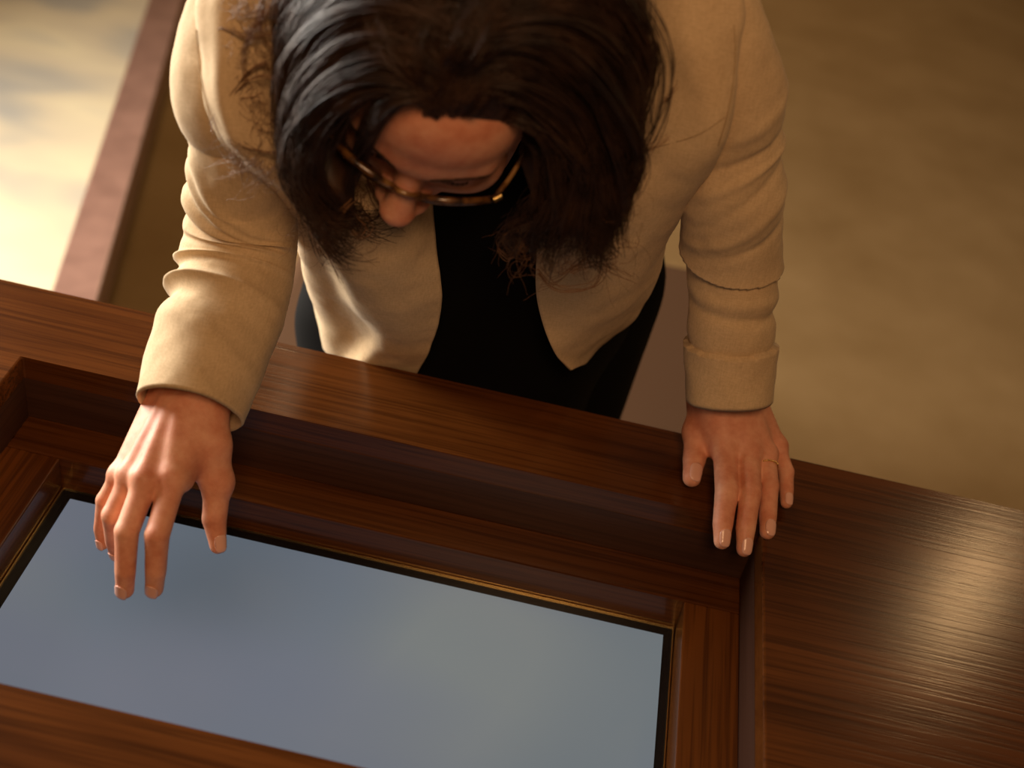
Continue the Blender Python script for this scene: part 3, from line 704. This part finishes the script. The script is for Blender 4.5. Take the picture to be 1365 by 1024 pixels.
def frizz(n, box_, kf, step, r):
    for _ in range(n):
        x, y = rng.uniform(box_[0], box_[2]), rng.uniform(box_[1], box_[3]); kk = kf(x, y)+rng.uniform(-0.012, 0.006)
        a = rng.uniform(0, 6.28); cv = rng.normal()*0.16; pts = []
        for i in range(30):
            a += cv+rng.normal()*0.12; x += math.cos(a)*step; y += math.sin(a)*step+0.35; pts.append(P(x, y, kk+0.0009*i))
        WP.append(np.array(pts)); WR.append(np.full(30, r)*(1-0.6*np.linspace(0, 1, 30)))
frizz(800, (310, -10, 410, 235), lambda x, y: 0.935+0.0003*y, 1.7, 0.00017)
frizz(260, (395, 215, 495, 325), lambda x, y: 1.045+0.0002*(y-220), 1.5, 0.0002)
frizz(200, (690, 290, 830, 355), lambda x, y: 1.02, 1.8, 0.00024)
frizz(40, (820, 100, 860, 300), lambda x, y: 0.97, 1.6, 0.0002)
wV, wQ = tube_np(np.array(WP), np.array(WR), 3)
loose = tag(obj_np('loose_curls', wV, wQ, WISP, hair), kind='stuff')

# ---- eyebrows and lashes laid on the skin
def on_face(x, z):
    x = np.asarray(x, float); z = np.asarray(z, float); lo_ = np.full(x.shape, 0.03); hi_ = np.full(x.shape, 0.14)
    for _ in range(24):
        m_ = (lo_+hi_)/2; s_ = head_sdf(HW(np.stack([x, m_, z], -1)).astype(np.float32)) < 0
        lo_ = np.where(s_, m_, lo_); hi_ = np.where(s_, hi_, m_)
    return HW(np.stack([x, lo_, z], -1))
for s in (-1, 1):
    n_ = 150; u = rng.uniform(0, 1, n_); x0_ = 0.013+0.040*u; z0_ = 0.0205+0.005*np.sin(u*2.6)+rng.normal(size=n_)*0.0016*(1-0.5*u)
    tt = np.linspace(0, 1, 6)
    xs = x0_[:, None]+tt*0.007; zs = z0_[:, None]+tt*(0.003-0.005*u)[:, None]
    pts = on_face(s*xs, zs)+HR[:, 1]*0.0006
    V, Q = tube_np(pts, 0.00032*(1-0.6*tt)[None], 3); obj_np('eyebrow', V, Q, BROW, person)
    n_ = 120; u = rng.uniform(-1, 1, n_)
    b_ = on_face(s*(0.031+0.0135*u), -0.0055-0.003*(1-u*u)); dirn = HR[:, 1]*0.004-HR[:, 2]*0.003
    pts = b_[:, None]+tt[None, :, None]*dirn+tt[None, :, None]**2*HR[:, 2]*0.003
    V, Q = tube_np(pts, 0.00025*(1-0.6*tt)[None], 3); obj_np('eyelashes', V, Q, BROW, person)
V = []
# ================================================================== eyeglasses and ring
gl = empty('eyeglasses', tuple(HW((0, 0.104, -0.02)))); tag(gl, 'tortoiseshell eyeglasses worn low on the nose', 'eyeglasses')
gy = lambda x: 0.1075-4.4*x*x
ZG = -0.008
th = np.linspace(0, 2*np.pi, 61)
for s in (-1, 1):
    ex = np.sign(np.cos(th))*np.abs(np.cos(th))**0.75*0.0275+0.0360; ez = np.sign(np.sin(th))*np.abs(np.sin(th))**0.8*0.0205+ZG
    pts = HW(np.stack([s*ex, gy(ex)+0.004*(ez-ZG)/0.02, ez], -1))
    V, Q = tube_np([pts], 0.0029, 10); obj_np('rim', V, Q, TORT, gl)
    cpt = HW((s*0.036, gy(0.036), ZG)); nn = len(pts)-1
    V = np.concatenate([pts[:-1]*0.97+cpt*0.03, [cpt]]); Q3 = np.array([(i, (i+1) % nn, nn) for i in range(nn)])
    lens = obj_np('lens', V, Q3, LENS, gl); md = lens.modifiers.new('solid', 'SOLIDIFY'); md.thickness = 0.0012
    h0 = (s*0.0655, gy(0.0655)+0.001, ZG+0.010)
    tube('temple', [HW(h0), HW((s*0.074, 0.06, ZG+0.012)), HW((s*0.081, 0.0, ZG+0.020)), HW((s*0.082, -0.018, ZG+0.010)), HW((s*0.079, -0.034, ZG-0.016))], 0.0020, TORT, gl, 40, 8)
    tag(tube('hinge', [HW((h0[0]-s*0.0005, h0[1]+0.002, h0[2])), HW((h0[0]+s*0.004, h0[1]-0.003, h0[2]+0.0005))], 0.0030, GOLD, gl, 6, 10), 'small gold hinge')
tube('bridge', [HW((-0.0115, gy(0.0115), ZG+0.008)), HW((-0.005, 0.111, ZG+0.0125)), HW((0.005, 0.111, ZG+0.0125)), HW((0.0115, gy(0.0115), ZG+0.008))], 0.0023, TORT, gl, 20, 8)
(ra_, rra), (rb_, rrb) = LH['ring'][0], LH['ring'][1]
rc = ra_*0.60+rb_*0.40; rax = rb_-ra_; rax /= np.linalg.norm(rax); rr_ = (rra*0.60+rrb*0.40)*1.02
e1_ = np.cross(rax, [0, 0, 1.0]); e1_ /= np.linalg.norm(e1_); e2_ = np.cross(e1_, rax)
ring = empty('ring', tuple(rc)); tag(ring, 'thin gold ring on the ring finger of the hand on the table edge', 'ring')
a_ = np.linspace(0, 2*np.pi, 65)
V, Q = tube_np([rc+rr_*(np.cos(a_)[:, None]*e1_+np.sin(a_)[:, None]*e2_)], 0.0008, 8); obj_np('band', V, Q, GOLD, ring)
for q in np.linspace(0.6, 2.5, 9):
    c_ = rc+(rr_+0.0006)*(math.cos(q)*e1_+math.sin(q)*e2_); bm_ = bpy.data.meshes.new('bead')
    V, Q = tube_np([[c_-rax*0.0009, c_-rax*0.0005, c_+rax*0.0005, c_+rax*0.0009]], np.array([[0.0003, 0.0010, 0.0010, 0.0003]]), 8); obj_np('bead', V, Q, GOLD, ring)
# ---- jacket seams found on the visible cloth
def project(X):
    d = X-CAM; z = d@FW; return np.stack([CX+F*(d@RT)/z, CY-F*(d@UP)/z], -1), z
cl_ = np.concatenate([np.array([v.co for v in o.data.vertices]) for o in (jacket, slR, slL)])
cp_, cz_ = project(cl_)
def seam(pts):
    out = []
    for x, y in catmull(np.array(pts, float), 60):
        d = np.hypot(cp_[:, 0]-x, cp_[:, 1]-y); near = d < 5
        if near.any(): out.append(P(x, y, cz_[near].min()/S-0.0002))
    if len(out) > 4:
        q = np.array(out)
        for _ in range(4): q[1:-1] = (q[:-2]+2*q[1:-1]+q[2:])/4
        V, Q = tube_np([q], 0.00045, 6); obj_np('seam', V, Q, SEAM, jacket)
seam([(262,40),(266,90),(274,135),(281,160)])
seam([(975,0),(980,60),(977,110),(968,160),(957,195)])
seam([(845,205),(880,195),(930,180),(966,157)])
